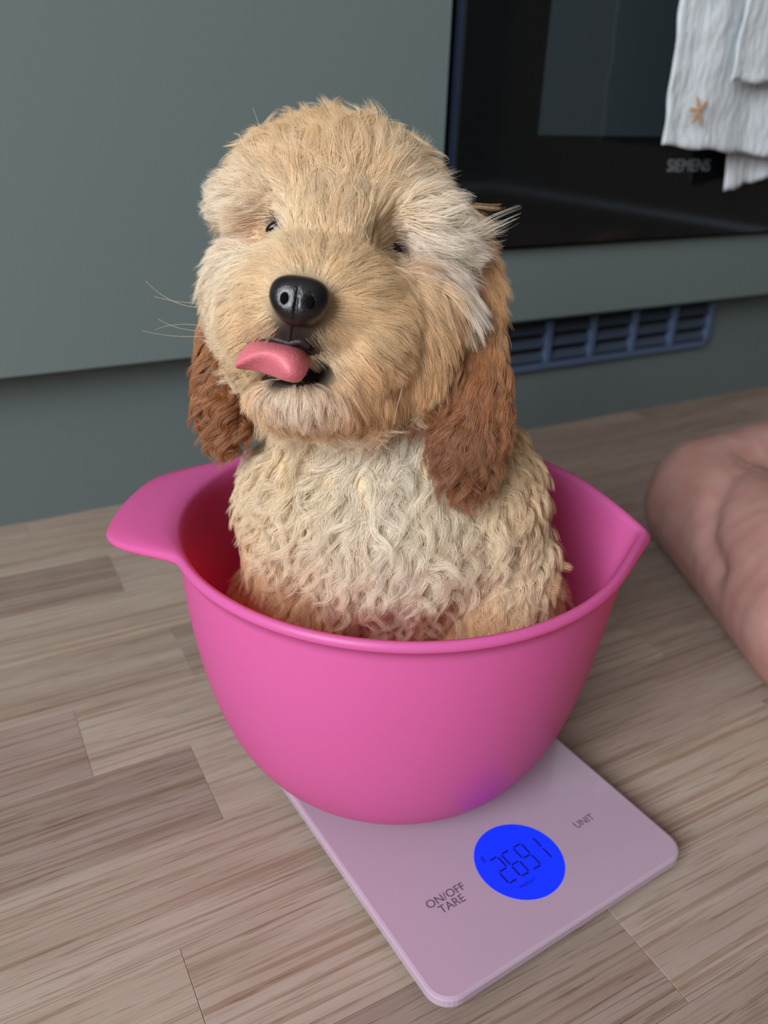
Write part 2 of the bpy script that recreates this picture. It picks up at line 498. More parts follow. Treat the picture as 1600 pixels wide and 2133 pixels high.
def digit(ch, x, y, w, h, t=0.00105):
    V, F = [], []
    def bar(ax, ay, bx, by):
        d = Vector((bx - ax, by - ay)); d.normalize(); n_ = Vector((-d.y, d.x)) * t / 2
        s = len(V); e = d * t * 0.55
        V.extend([(ax + e.x + n_.x, ay + e.y + n_.y, 0), (ax + e.x - n_.x, ay + e.y - n_.y, 0), (bx - e.x - n_.x, by - e.y - n_.y, 0), (bx - e.x + n_.x, by - e.y + n_.y, 0)])
        F.append((s, s + 1, s + 2, s + 3))
    pos = {'a': (0, h, w, h), 'b': (w, h, w, h / 2), 'c': (w, h / 2, w, 0), 'd': (0, 0, w, 0), 'e': (0, h / 2, 0, 0), 'f': (0, h, 0, h / 2), 'g': (0, h / 2, w, h / 2)}
    for s_ in SEG[ch]:
        bar(*pos[s_])
    o = obj('digit', pydata('digit', [(v[0] + x, v[1] + y, 0.0004) for v in V], F), M_SEG, dsp)
    return o
for i, ch in enumerate('2691'):
    digit(ch, -0.0145 + i * 0.0084, -0.0085, 0.0058, 0.0165)
t1 = obj('unit_sign', text_mesh('unit_sign', 'g', 0.0055), M_SEG, dsp); t1.location = (-0.0165, 0.0115, 0.0004)
t2 = obj('weight_sign', text_mesh('weight_sign', 'WEIGHT', 0.003), M_SEG, dsp); t2.location = (-0.006, -0.0135, 0.0004)
t3 = obj('lettering', text_mesh('lettering', 'ON/OFF\nTARE', 0.0066), M_INK, scale_o); t3.location = (0.0372, 0.0440, SZ + 0.00015)
t4 = obj('lettering', text_mesh('lettering', 'UNIT', 0.0062), M_INK, scale_o); t4.location = (0.1345, 0.0450, SZ + 0.00015)

# ------------------------------------------------------------------ mixing bowl
BC = np.array([0.2052, 0.3505])
BZ0, BZ1 = SZ + 0.0005, 0.1735
R_RIM, R_BASE, PA, PB = 0.1210, 0.044, 1.9, 3.1
A_SP, A_HD = math.radians(-34), math.radians(147)
def wall_r(z, off=0.0):
    u = min(max((z - BZ0) / (BZ1 - BZ0), 0), 1)
    return R_BASE + (R_RIM - R_BASE) * (1 - (1 - u) ** PA) ** (1 / PB) - off
def angd(a, c):
    return (a - c + math.pi) % (2 * math.pi) - math.pi
def sstep(x, a, c):
    t = min(max((x - a) / (c - a), 0), 1)
    return t * t * (3 - 2 * t)
def bowl_mesh():
    n = 192
    prof = []
    zs = [BZ0 + (BZ1 - BZ0) * (i / 26) ** 1.7 for i in range(27)]
    prof.append(('o', 0.0, BZ0)); prof.append(('o', R_BASE * 0.6, BZ0))
    for z in zs: prof.append(('w', wall_r(z), z))
    # rolled rim: outwards, round and back in
    prof += [('r', 0.0008, -0.0036, 1.0), ('r', 0.0030, -0.0030, 1.0), ('r', 0.0039, -0.0016, 1.0), ('r', 0.0038, 0.0004, 1.0), ('r', 0.0028, 0.0014, 0.98),
             ('r', 0.0022, 0.0022, 0.62), ('r', 0.0008, 0.0020, 0.28), ('r', -0.0008, 0.0012, 0.04), ('r', -0.0022, -0.0010, 0.0)]
    for z in reversed(zs[:-1]):
        zi = max(z, BZ0 + 0.003)
        prof.append(('w', max(wall_r(z, 0.0028), 0.0), zi + 0.0006 if z > BZ0 + .003 else zi))
    prof.append(('o', R_BASE * 0.5, BZ0 + 0.003)); prof.append(('o', 0.0, BZ0 + 0.003))
    P = np.zeros((n, len(prof), 3))
    for i in range(n):
        a = 2 * math.pi * i / n
        ds = abs(math.degrees(angd(a, A_SP))); dh = abs(math.degrees(angd(a, A_HD)))
        sp = 0.0105 * math.exp(-(ds / 10.0) ** 1.3) + 0.001 * math.exp(-(ds / 34.0) ** 2)
        hd = 0.0345 * (1 - sstep(dh, 11, 33))
        for j, q in enumerate(prof):
            if q[0] == 'o': r, z = q[1], q[2]
            elif q[0] == 'w':
                r, z = q[1], q[2]
                r += sp * sstep(z, BZ1 - 0.045, BZ1)
            else:
                e = hd * q[3]
                r = R_RIM + q[1] + sp * (1 + 0.12 * q[3]) + e
                z = BZ1 + q[2] - 0.10 * e - 1.6 * e * e - 0.25 * max(sp - .004, 0) * q[3]
            P[i, j] = (r * math.cos(a), r * math.sin(a), z - BZ0)
    return grid_mesh('mixing_bowl', P, True)
def pink_plastic():
    mt, nt, b = new_mat('pink_melamine', rgb(226, 116, 190), 0.36, 0.4)
    b.inputs['Subsurface Weight'].default_value = 0.0
    noise_bump(nt, b, 1400, 0.03, 0.0002)
    tr = nt.nodes.new('ShaderNodeBsdfTranslucent')
    tr.inputs['Color'].default_value = (1.0, 0.05, 0.09, 1)
    mx = nt.nodes.new('ShaderNodeMixShader'); mx.inputs[0].default_value = 0.45
    nt.links.new(b.outputs[0], mx.inputs[1]); nt.links.new(tr.outputs[0], mx.inputs[2])
    nt.links.new(mx.outputs[0], nt.nodes['Material Output'].inputs['Surface'])
    return mt
M_PINK = pink_plastic()
bowl = obj('mixing_bowl', bowl_mesh(), M_PINK, None, True)
bowl.location = (BC[0], BC[1], BZ0)
tag(bowl, 'bright pink plastic mixing bowl with handle and spout, puppy sitting inside', 'bowl')
bm = bmesh.new(); bm.from_mesh(bowl.data); bmesh.ops.remove_doubles(bm, verts=bm.verts, dist=1e-5); bmesh.ops.recalc_face_normals(bm, faces=bm.faces); bm.to_mesh(bowl.data); bm.free()
bowl.data.polygons.foreach_set('use_smooth', [True] * len(bowl.data.polygons))

# ------------------------------------------------------------------ blob modelling (union of ellipsoids, remeshed to one skin)
class Blob:
    def __init__(self): self.V, self.F, self.n = [], [], 0
_TPL = {}
def ellipsoid(bm, c, radii, axes, seg=28):
    if seg not in _TPL:
        t = bmesh.new()
        bmesh.ops.create_uvsphere(t, u_segments=seg, v_segments=seg // 2, radius=1.0)
        _TPL[seg] = (np.array([v.co[:] for v in t.verts]), [tuple(v.index for v in f.verts) for f in t.faces])
        t.free()
    V, F = _TPL[seg]
    bm.V.append(np.asarray(c) + (V * np.array(radii)) @ np.array(axes))
    bm.F.extend([tuple(i + bm.n for i in f) for f in F])
    bm.n += len(V)
def blob_mesh(name, bm):
    me = bpy.data.meshes.new(name)
    me.from_pydata(np.concatenate(bm.V).tolist(), [], bm.F)
    me.update()
    return me
def view_axes(roll=0.0):
    a = math.radians(roll)     # roll clockwise in the picture
    return [RGT * math.cos(a) - UPV * math.sin(a), RGT * math.sin(a) + UPV * math.cos(a), -FWD]
def capsule(bm, pts, rad, flat=None):
    for (p, q), (ra, rb) in zip(zip(pts[:-1], pts[1:]), zip(rad[:-1], rad[1:])):
        p, q = np.asarray(p), np.asarray(q)
        n = max(2, int(np.linalg.norm(q - p) / (min(ra, rb) * 0.35)) + 1)
        for i in range(n + 1):
            t = i / n
            r_ = ra + (rb - ra) * t
            ellipsoid(bm, p + (q - p) * t, (r_, r_, r_), np.eye(3), 18)
def remeshed(name, bm, voxel, smooth_it=6):
    me = blob_mesh(name + '_raw', bm)
    o = bpy.data.objects.new(name + '_raw', me)
    COL.objects.link(o)
    md = o.modifiers.new('remesh', 'REMESH'); md.mode = 'VOXEL'; md.voxel_size = voxel
    sm = o.modifiers.new('smooth', 'SMOOTH'); sm.iterations = smooth_it; sm.factor = 0.5
    dg = bpy.context.evaluated_depsgraph_get()
    out = bpy.data.meshes.new_from_object(o.evaluated_get(dg))
    out.name = name
    bpy.data.objects.remove(o); bpy.data.meshes.remove(me)
    out.polygons.foreach_set('use_smooth', [True] * len(out.polygons))
    return out

# ------------------------------------------------------------------ person's bent leg at the edge of the picture
def skin():
    mt, nt, b = new_mat('skin', rgb(205, 158, 142), 0.55, 0.35)
    N, L = nt.nodes, nt.links
    tc = N.new('ShaderNodeTexCoord')
    nz = N.new('ShaderNodeTexNoise'); nz.inputs['Scale'].default_value = 38; nz.inputs['Detail'].default_value = 4
    L.new(tc.outputs['Object'], nz.inputs['Vector'])
    cr = N.new('ShaderNodeValToRGB')
    cr.color_ramp.elements[0].position, cr.color_ramp.elements[0].color = 0.35, (*rgb(168, 122, 113), 1)
    cr.color_ramp.elements[1].position, cr.color_ramp.elements[1].color = 0.68, (*rgb(178, 136, 127), 1)
    L.new(nz.outputs['Fac'], cr.inputs[0]); L.new(cr.outputs[0], b.inputs['Base Color'])
    b.inputs['Subsurface Weight'].default_value = 0.12
    b.inputs['Subsurface Radius'].default_value = (0.01, 0.004, 0.002)
    b.inputs['Subsurface Scale'].default_value = 0.6
    n2 = N.new('ShaderNodeTexNoise'); n2.inputs['Scale'].default_value = 260; n2.inputs['Detail'].default_value = 3
    L.new(tc.outputs['Object'], n2.inputs['Vector'])
    bp = N.new('ShaderNodeBump'); bp.inputs['Strength'].default_value = 0.2; bp.inputs['Distance'].default_value = 0.001
    L.new(n2.outputs['Fac'], bp.inputs['Height']); L.new(bp.outputs[0], b.inputs['Normal'])
    return mt
bm = Blob()
K = np.array([0.588, 0.446, 0.056])
capsule(bm, [K, (0.552, 0.362, 0.056), (0.508, 0.262, 0.061), (0.455, 0.130, 0.050)], [0.057, 0.058, 0.063, 0.045])
capsule(bm, [K + np.array([0.008, 0.008, 0.004]), (0.71, 0.448, 0.064), (0.93, 0.38, 0.085), (1.13, 0.30, 0.10)], [0.055, 0.058, 0.072, 0.084])
leg_me = remeshed('person', bm, 0.005, 5)
zmin = min(v.co.z for v in leg_me.vertices)
LV = np.zeros(len(leg_me.vertices) * 3); leg_me.vertices.foreach_get('co', LV); LV = LV.reshape(-1, 3)
LN = np.zeros(len(LV) * 3); leg_me.vertices.foreach_get('normal', LN); LN = LN.reshape(-1, 3)
from mathutils.bvhtree import BVHTree
_bv = BVHTree.FromPolygons([tuple(v) for v in LV], [tuple(p.vertices) for p in leg_me.polygons])
fold = []
cr = [(1640, 915), (1570, 950), (1515, 995), (1480, 1060), (1472, 1130), (1495, 1190)]
for (x0_, y0_), (x1_, y1_) in zip(cr[:-1], cr[1:]):      # the skin fold where shin and thigh press together
    for t in np.linspace(0, 1, 8):
        px_, py_ = x0_ + (x1_ - x0_) * t, y0_ + (y1_ - y0_) * t
        d = FWD + (px_ - 800.0) / FPX * RGT - (py_ - 1066.5) / FPX * UPV
        h_ = _bv.ray_cast(Vector(CAMP), Vector(d / np.linalg.norm(d)))
        if h_[0] is not None: fold.append(np.array(h_[0]))
if fold:
    dm = np.min(np.stack([np.linalg.norm(LV - q, axis=1) for q in fold]), axis=0)
    LV = LV - LN * (0.0065 * np.exp(-(dm / 0.010) ** 2))[:, None]
    leg_me.vertices.foreach_set('co', LV.ravel()); leg_me.update()
leg = obj('person', leg_me, skin())
leg.location = (0, 0, -zmin + 0.0005)
tag(leg, 'bare bent knee and shin of a person sitting on the floor beside the bowl', 'person')

# ------------------------------------------------------------------ puppy: body
puppy = empty('puppy', (BC[0], BC[1], BZ0 + 0.004))
tag(puppy, 'cream fluffy puppy with brown ears sticking out its tongue, sitting in the pink bowl', 'dog')
bm = Blob()
def E(px, py, d, rx, ry, rz, roll=0):
    ellipsoid(bm, at(px, py, d), (rx, ry, rz), view_axes(roll))
# head
E(705, 442, .405, .0515, .0355, .052, 10)    # skull
E(738, 385, .41, .034, .0200, .04, 10)       # dome
E(850, 470, .382, .022, .016, .022, 20)      # brows
E(552, 428, .382, .019, .016, .022, 0)
E(690, 535, .376, .030, .030, .034, 10)      # stop
E(668, 640, .362, .040, .029, .036, 10)      # muzzle
E(748, 685, .360, .025, .029, .026, 10)
E(556, 640, .360, .021, .026, .024, 10)
E(628, 645, .346, .026, .021, .023, 10)
E(862, 690, .383, .021, .036, .030, 0)       # cheeks
E(530, 640, .388, .020, .032, .030, 0)
E(645, 842, .366, .027, .0105, .026, 6)      # lower jaw
E(735, 812, .380, .026, .020, .030, 0)
# neck and trunk
E(745, 880, .425, .044, .036, .040)
E(780, 960, .440, .056, .046, .046)
E(800, 1062, .440, .066, .053, .053)
E(640, 1050, .437, .034, .042, .04)
E(985, 1050, .440, .036, .046, .042)
E(826, 1130, .466, .073, .050, .058)
ellipsoid(bm, (BC[0] + .016, BC[1] + .028, 0.085), (.072, .072, .058), np.eye(3))
ellipsoid(bm, (BC[0] + .004, BC[1] + .012, 0.052), (.058, .058, .030), np.eye(3))
# front legs, down into the bowl
def inbowl(dx, dy, z):
    # offset along picture right (dx) and towards the camera (dy)
    rt = np.array([_r[0], _r[1]]); fw = np.array([math.sin(YAW), math.cos(YAW)])
    p = BC + rt * dx - fw * dy
    return np.array([p[0], p[1], z])
capsule(bm, [inbowl(-.056, .022, .165), inbowl(-.053, .046, .115), inbowl(-.046, .052, .06), inbowl(-.036, .052, .040)], [.026, .023, .017, .018])
capsule(bm, [inbowl(.054, .022, .165), inbowl(.050, .046, .115), inbowl(.044, .054, .06), inbowl(.034, .052, .040)], [.026, .023, .017, .018])
capsule(bm, [inbowl(.066, -.004, .118), inbowl(.074, .006, .088)], [.026, .022])       # haunches
capsule(bm, [inbowl(-.070, .005, .12), inbowl(-.072, .018, .09)], [.024, .022])
# ears: soft flaps hanging from the sides of the head
EAR_R = [(958, 505, .408), (984, 600, .398), (990, 710, .389), (988, 800, .382), (980, 860, .378), (966, 905, .375)]
EAR_L = [(470, 610, .425), (456, 690, .418), (452, 760, .411), (458, 815, .405), (468, 855, .402)]
for path, rad in ((EAR_R, [.010, .011, .0125, .0145, .0145, .011]), (EAR_L, [.010, .009, .008, .009, .010])):
    for k in range(len(path) - 1):
        for t in np.linspace(0, 1, 6):
            q = np.array(path[k]) * (1 - t) + np.array(path[k + 1]) * t
            r_ = rad[k] * (1 - t) + rad[k + 1] * t
            E(*q, r_, .014, .0055)
body_me = remeshed('body', bm, 0.0028, 5)
nv = len(body_me.vertices)
BV = np.zeros(nv * 3); body_me.vertices.foreach_get('co', BV); BV = BV.reshape(-1, 3)
# keep the trunk inside the bowl
def clamp_bowl(P, margin):
    rel = P[..., :2] - BC
    rad = np.hypot(rel[..., 0], rel[..., 1]) + 1e-9
    zz = np.clip(P[..., 2], BZ0, BZ1)
    u = np.clip((zz - BZ0) / (BZ1 - BZ0), 0, 1)
    rw = R_BASE + (R_RIM - R_BASE) * (1 - (1 - u) ** PA) ** (1 / PB) - 0.0028 - margin
    lim = np.where(P[..., 2] < BZ1 + 0.003, rw, 10.0)
    k = np.minimum(1.0, lim / rad)
    P = P.copy()
    P[..., :2] = BC + rel * k[..., None]
    P[..., 2] = np.maximum(P[..., 2], BZ0 + 0.0045)
    return P
BV = clamp_bowl(BV, 0.004)
from mathutils.bvhtree import BVHTree
def make_bvh():
    return BVHTree.FromPolygons([tuple(v) for v in BV], [tuple(p.vertices) for p in body_me.polygons])
BVH = make_bvh()
def surf(px, py, out=0.0, default=.40):
    d = FWD + (px - 800.0) / FPX * RGT - (py - 1066.5) / FPX * UPV
    L_ = np.linalg.norm(d)
    h = BVH.ray_cast(Vector(CAMP), Vector(d / L_))
    return at(px, py, (h[3] / L_ if h[0] is not None else default) - out)
body_me.vertices.foreach_set('co', BV.ravel()); body_me.update()
_n = np.zeros(nv * 3); body_me.vertices.foreach_get('normal', _n); _n = _n.reshape(-1, 3)
for q, r_, dp in ((surf(577, 466), .011, .007), (surf(800, 500), .010, .006), (surf(835, 522), .010, .006), (surf(600, 775), .012, .004)):
    w = np.exp(-((np.linalg.norm(BV - q, axis=1) / r_) ** 2))[:, None]
    BV = BV - _n * dp * w
BVH = make_bvh()
body_me.vertices.foreach_set('co', BV.ravel()); body_me.update()
nrm = np.zeros(nv * 3); body_me.vertices.foreach_get('normal', nrm); nrm = nrm.reshape(-1, 3)

CREAM = np.array(rgb(247, 224, 184)); GOLD = np.array(rgb(228, 186, 130)); WHITE = np.array(rgb(255, 249, 238))
TAN = np.array(rgb(206, 150, 94)); BROWN = np.array(rgb(166, 102, 46)); DARKB = np.array(rgb(112, 64, 28))
BLACKISH = np.array(rgb(48, 36, 35)); CHEST = np.array(rgb(252, 238, 212))

def axis_dist(P, path):
    best = np.full(len(P), 9.0)
    pts = [at(*q) for q in path]
    for a_, b_ in zip(pts[:-1], pts[1:]):
        ab = b_ - a_
        t = np.clip(((P - a_) @ ab) / (ab @ ab), 0, 1)
        best = np.minimum(best, np.linalg.norm(P - (a_ + t[:, None] * ab), axis=1))
    return best
def ear_mask(P):
    return (axis_dist(P, EAR_R) < 0.0185) & ((P - CAMP) @ RGT > 0), (axis_dist(P, EAR_L) < 0.0175)

# facial landmarks
NOSE = surf(624, 628, .0035)
EYE_L = surf(577, 466, .0005)
EYE_R = surf(818, 508, .0005)
MOUTH = [surf(*q) for q in ((545, 722), (575, 722), (605, 700), (640, 722), (665, 760), (610, 750), (560, 760), (640, 785), (590, 795))]
DARKLINE_R = [surf(800, 492), surf(835, 522), surf(866, 545)]
# skin colour under the coat (dark lips, eye rims; brown ears)
def skin_colors(P):
    c = np.tile((CREAM * .65 + GOLD * .35) * 0.75, (len(P), 1))
    mr, ml = ear_mask(P)
    c[mr | ml] = BROWN * 0.7
    for q, r_ in [(NOSE, .016), (EYE_L, .0085), (EYE_R, .0075)] + [(q, .0105) for q in MOUTH] + [(q, .005) for q in DARKLINE_R]:
        d = np.linalg.norm(P - q, axis=1)
        w = np.clip(1.4 - d / r_, 0, 1)[:, None]
        c = c * (1 - w) + BLACKISH * 0.8 * w
    return c
ca = body_me.color_attributes.new('coat', 'FLOAT_COLOR', 'POINT')
ca.data.foreach_set('color', np.c_[skin_colors(BV), np.ones(nv)].ravel())
M_BODY, nt, b = new_mat('puppy_skin', (0.5, 0.4, 0.3), 0.7, 0.2)
an_ = nt.nodes.new('ShaderNodeAttribute'); an_.attribute_name = 'coat'
nt.links.new(an_.outputs['Color'], b.inputs['Base Color'])
noise_bump(nt, b, 700, 0.3, 0.0006)
# the body mesh sits in the puppy's own frame
PL = np.array(puppy.location)
body_me.vertices.foreach_set('co', (BV - PL).ravel()); body_me.update()
body = obj('body', body_me, M_BODY, puppy)

# ------------------------------------------------------------------ puppy: coat
def C(px, py, d, dx, dy, length, lift, col, curl=0.0, clump=0.5, toward=0.0, sig=0.016, wave=0.024):
    return (surf(px, py) if d is None else at(px, py, d), idir(dx, dy, toward), length, lift, col, curl, clump, sig, wave)
mix_ = lambda a, c, t: a * (1 - t) + c * t
CTRL = [
    # crown and forehead
    C(720, 300, None, -.05, -1, .026, .42, mix_(CREAM, GOLD, .45), .0016, .7, .2),
    C(640, 300, None, -.45, -1, .022, .36, mix_(CREAM, GOLD, .55), .0014, .7),
    C(820, 300, None, .75, -.6, .026, .40, mix_(CREAM, GOLD, .6), .0014, .7),
    C(900, 340, None, 1, .35, .026, .35, mix_(CREAM, GOLD, .75), .0014, .6),
    C(560, 345, None, -.8, -.55, .022, .45, mix_(CREAM, GOLD, .35), .001, .6),
    C(690, 420, None, -.05, -1, .024, .35, mix_(CREAM, WHITE, .1), .001, .75),
    C(640, 400, None, -.3, -1, .022, .35, mix_(CREAM, GOLD, .3), .001, .7),
    C(760, 400, None, .35, -1, .024, .35, mix_(CREAM, GOLD, .3), .0012, .7),
    C(700, 480, None, 0, -1, .018, .30, mix_(CREAM, GOLD, .15), .0006, .6),
    # brows
    C(540, 420, None, -1, -.1, .023, .42, mix_(CREAM, WHITE, .55), .0008, .65, .15),
    C(480, 430, None, -1, .12, .019, .40, mix_(CREAM, WHITE, .6), .0008, .65),
    C(470, 480, None, -.9, .45, .022, .35, mix_(CREAM, WHITE, .1), .0008, .6),
    C(830, 440, None, .8, -.55, .026, .45, mix_(CREAM, WHITE, .35), .0008, .7, .2),
    C(870, 480, None, 1, .12, .036, .40, mix_(CREAM, WHITE, 1.0), .0008, .7, .1),
    C(915, 520, None, .6, .8, .040, .36, mix_(CREAM, WHITE, 1.0), .0008, .75),
    C(910, 420, None, .95, -.05, .028, .38, mix_(CREAM, WHITE, .3), .001, .7),
    C(960, 430, None, .9, .5, .028, .35, mix_(CREAM, GOLD, .8), .001, .65),
    C(985, 500, None, .9, .35, .026, .45, mix_(GOLD, TAN, .4), .001, .65),
    # around the eyes, stop
    C(600, 470, None, -.3, -.6, .010, .25, mix_(CREAM, WHITE, .4), 0, .4, sig=.010),
    C(550, 475, None, -.9, .2, .010, .25, mix_(GOLD, TAN, .5), 0, .4, sig=.009),
    C(800, 470, None, .6, -.8, .014, .3, mix_(CREAM, GOLD, .6), 0, .5, sig=.010),
    C(840, 560, None, .7, .6, .012, .25, mix_(GOLD, TAN, .5), 0, .4, sig=.010),
    C(640, 520, None, -.25, -1, .014, .30, mix_(CREAM, WHITE, .25), 0, .5),
    C(700, 530, None, .25, -1, .014, .30, CREAM, 0, .5),
    # eye creases and brow furrow, their shade put into the hair colour; tan eye rim
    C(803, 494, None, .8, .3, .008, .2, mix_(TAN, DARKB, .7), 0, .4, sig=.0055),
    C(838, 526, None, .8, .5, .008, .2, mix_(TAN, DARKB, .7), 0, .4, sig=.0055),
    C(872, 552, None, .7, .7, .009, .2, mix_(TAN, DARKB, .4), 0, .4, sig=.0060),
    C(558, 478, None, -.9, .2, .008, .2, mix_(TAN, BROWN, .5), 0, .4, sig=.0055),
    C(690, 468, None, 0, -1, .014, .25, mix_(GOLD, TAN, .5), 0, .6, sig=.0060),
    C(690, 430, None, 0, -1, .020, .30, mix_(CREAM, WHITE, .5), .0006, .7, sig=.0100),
    # muzzle
    C(622, 565, None, -.15, -1, .010, .35, mix_(CREAM, GOLD, .5), 0, .45, sig=.011),
    C(560, 580, None, -1, -.25, .013, .35, mix_(CREAM, GOLD, .25), 0, .5),
    C(480, 580, None, -1, -.1, .012, .32, mix_(CREAM, WHITE, .45), 0, .5),
    C(530, 640, None, -1, .15, .013, .35, mix_(CREAM, GOLD, .35), 0, .5),
    C(460, 650, None, -1, .35, .012, .32, mix_(CREAM, WHITE, .3), 0, .5),
    C(510, 700, None, -.7, .7, .012, .32, mix_(CREAM, GOLD, .3), 0, .5),
    C(730, 580, None, .8, -.6, .014, .32, mix_(CREAM, GOLD, .45), 0, .55),
    C(790, 600, None, 1, -.25, .016, .32, mix_(CREAM, GOLD, .25), 0, .6),
    C(740, 650, None, 1, .1, .015, .32, mix_(CREAM, GOLD, .35), 0, .6),
    C(800, 680, None, 1, .35, .017, .32, mix_(CREAM, GOLD, .5), 0, .6),
    C(710, 720, None, .75, .8, .016, .32, mix_(CREAM, GOLD, .55), 0, .6),
    C(760, 760, None, .6, .9, .018, .32, mix_(CREAM, GOLD, .65), 0, .6),
    C(870, 640, None, .6, .75, .017, .32, mix_(CREAM, GOLD, .75), 0, .55),
    C(880, 730, None, .35, 1, .018, .34, mix_(CREAM, GOLD, .75), 0, .55),
    C(850, 800, None, .15, 1, .018, .32, mix_(CREAM, GOLD, .9), 0, .55),
    C(640, 690, None, .1, 1, .004, .3, mix_(BLACKISH, TAN, .25), 0, .3, sig=.008),
    C(560, 695, None, -.5, .8, .005, .3, mix_(BLACKISH, TAN, .35), 0, .3, sig=.007),
    C(690, 720, None, .5, .9, .009, .3, mix_(BLACKISH, CREAM, .55), 0, .4, sig=.007),
    # chin
    C(600, 830, None, -.1, 1, .013, .30, WHITE, 0, .6),
    C(650, 835, None, .1, 1, .013, .30, WHITE, 0, .6),
    C(600, 870, None, -.1, 1, .012, .25, mix_(GOLD, TAN, .35), 0, .55),
    C(680, 875, None, .1, 1, .012, .25, mix_(GOLD, TAN, .35), 0, .55),
    C(530, 820, None, -.5, 1, .012, .3, mix_(GOLD, CREAM, .4), 0, .5),
    C(730, 830, None, .5, .9, .013, .28, mix_(GOLD, TAN, .45), 0, .5),
    C(790, 860, None, .3, 1, .014, .25, mix_(GOLD, TAN, .5), 0, .5),
    # throat and chest: long wavy locks
    C(800, 920, None, .1, 1, .030, .30, mix_(CHEST, WHITE, .5), .0030, .78, sig=.02),
    C(600, 940, None, -.45, 1, .024, .30, mix_(CHEST, CREAM, .5), .0026, .8, sig=.02),
    C(520, 1000, None, -.5, .9, .018, .35, mix_(CREAM, CHEST, .5), .0022, .75, sig=.02),
    C(700, 1000, None, -.3, 1, .032, .32, CHEST, .0034, .78, sig=.02),
    C(800, 1030, None, .05, 1, .034, .34, mix_(CHEST, WHITE, .6), .0034, .78, sig=.02),
    C(900, 1040, None, .2, 1, .032, .34, CHEST, .0034, .78, sig=.02),
    C(1000, 1060, None, .35, 1, .026, .34, mix_(CHEST, CREAM, .4), .003, .82, sig=.02),
    C(1090, 1020, None, .5, .9, .018, .35, mix_(CREAM, GOLD, .35), .0018, .7, sig=.02),
    C(620, 1120, None, -.3, 1, .026, .36, mix_(CHEST, CREAM, .25), .0032, .8, sig=.02),
    C(720, 1150, None, -.1, 1, .032, .38, CHEST, .0034, .78, sig=.02),
    C(830, 1160, None, .2, 1, .034, .38, mix_(CHEST, WHITE, .4), .0034, .78, sig=.02),
    C(950, 1150, None, .3, 1, .030, .38, CHEST, .0034, .78, sig=.02),
    C(1060, 1160, None, .35, 1, .022, .36, mix_(CHEST, CREAM, .5), .0026, .78, sig=.02),
    C(520, 1150, None, -.3, 1, .016, .35, mix_(CREAM, GOLD, .35), .0016, .7, sig=.02),
    C(800, 1270, .42, 0, 1, .018, .25, mix_(CHEST, WHITE, .3), .0024, .8, sig=.02),
    C(620, 1280, None, -.1, 1, .018, .28, mix_(CREAM, GOLD, .55), .0014, .7, sig=.02),
    C(1000, 1290, None, .1, 1, .018, .28, mix_(CREAM, GOLD, .55), .0014, .7, sig=.02),
    C(1120, 1220, .45, .8, .55, .024, .35, mix_(CREAM, GOLD, .6), .001, .7, sig=.02),
    # back of head and back
    C(720, 420, .46, 0, 1, .022, .35, mix_(CREAM, GOLD, .6), .001, .6, -.3, sig=.03),
    C(820, 1000, .50, 0, 1, .022, .35, mix_(CREAM, GOLD, .5), .002, .7, -.3, sig=.04),
]
EAR_CTRL = [
    C(1000, 520, .395, .55, .75, .024, .30, mix_(GOLD, TAN, .15), .001, .6),
    C(1030, 620, .390, .1, 1, .026, .22, mix_(GOLD, TAN, .45), .0012, .65),
    C(970, 650, .382, -.05, 1, .028, .18, mix_(TAN, BROWN, .7), .0012, .65),
    C(1000, 760, .378, -.08, 1, .032, .18, mix_(BROWN, TAN, .25), .0018, .75),
    C(955, 820, .374, -.12, 1, .032, .18, mix_(BROWN, DARKB, .2), .0022, .8),
    C(1040, 820, .378, .05, 1, .032, .20, mix_(BROWN, TAN, .2), .0022, .8),
    C(950, 900, .370, -.2, 1, .030, .24, mix_(BROWN, DARKB, .5), .0036, .85),
    C(990, 930, .370, .1, 1, .028, .26, mix_(BROWN, DARKB, .2), .0040, .85),
    C(440, 650, .41, -.1, 1, .018, .22, mix_(TAN, BROWN, .5), .0014, .7),
    C(435, 750, .405, -.15, 1, .020, .24, mix_(BROWN, TAN, .35), .0026, .8),
    C(450, 850, .398, -.2, 1, .022, .28, mix_(BROWN, TAN, .2), .0040, .85),
    C(470, 900, .397, .2, 1, .018, .30, mix_(BROWN, TAN, .3), .0044, .85),
]

def tri_data(me, offset):
    me.calc_loop_triangles()
    nt_ = len(me.loop_triangles)
    T = np.zeros(nt_ * 3, int); me.loop_triangles.foreach_get('vertices', T)
    return T.reshape(-1, 3)

TRI = tri_data(body_me, PL)
_A = BV[TRI[:, 0]]; _B = BV[TRI[:, 1]]; _Cc = BV[TRI[:, 2]]
AREA = 0.5 * np.linalg.norm(np.cross(_B - _A, _Cc - _A), axis=1)
CEN = (_A + _B + _Cc) / 3
TN = nrm[TRI].mean(1); TN /= np.linalg.norm(TN, axis=1)[:, None] + 1e-9

def sample(weights, count):
    p = AREA * weights
    idx = RNG.choice(len(TRI), count, p=p / p.sum())
    u, v = RNG.random(count), RNG.random(count)
    s = u + v > 1
    u[s], v[s] = 1 - u[s], 1 - v[s]
    P = _A[idx] + u[:, None] * (_B - _A)[idx] + v[:, None] * (_Cc - _A)[idx]
    w0 = (1 - u - v)[:, None]
    Nn = nrm[TRI[idx, 0]] * w0 + nrm[TRI[idx, 1]] * u[:, None] + nrm[TRI[idx, 2]] * v[:, None]
    Nn /= np.linalg.norm(Nn, axis=1)[:, None] + 1e-9
    return P, Nn

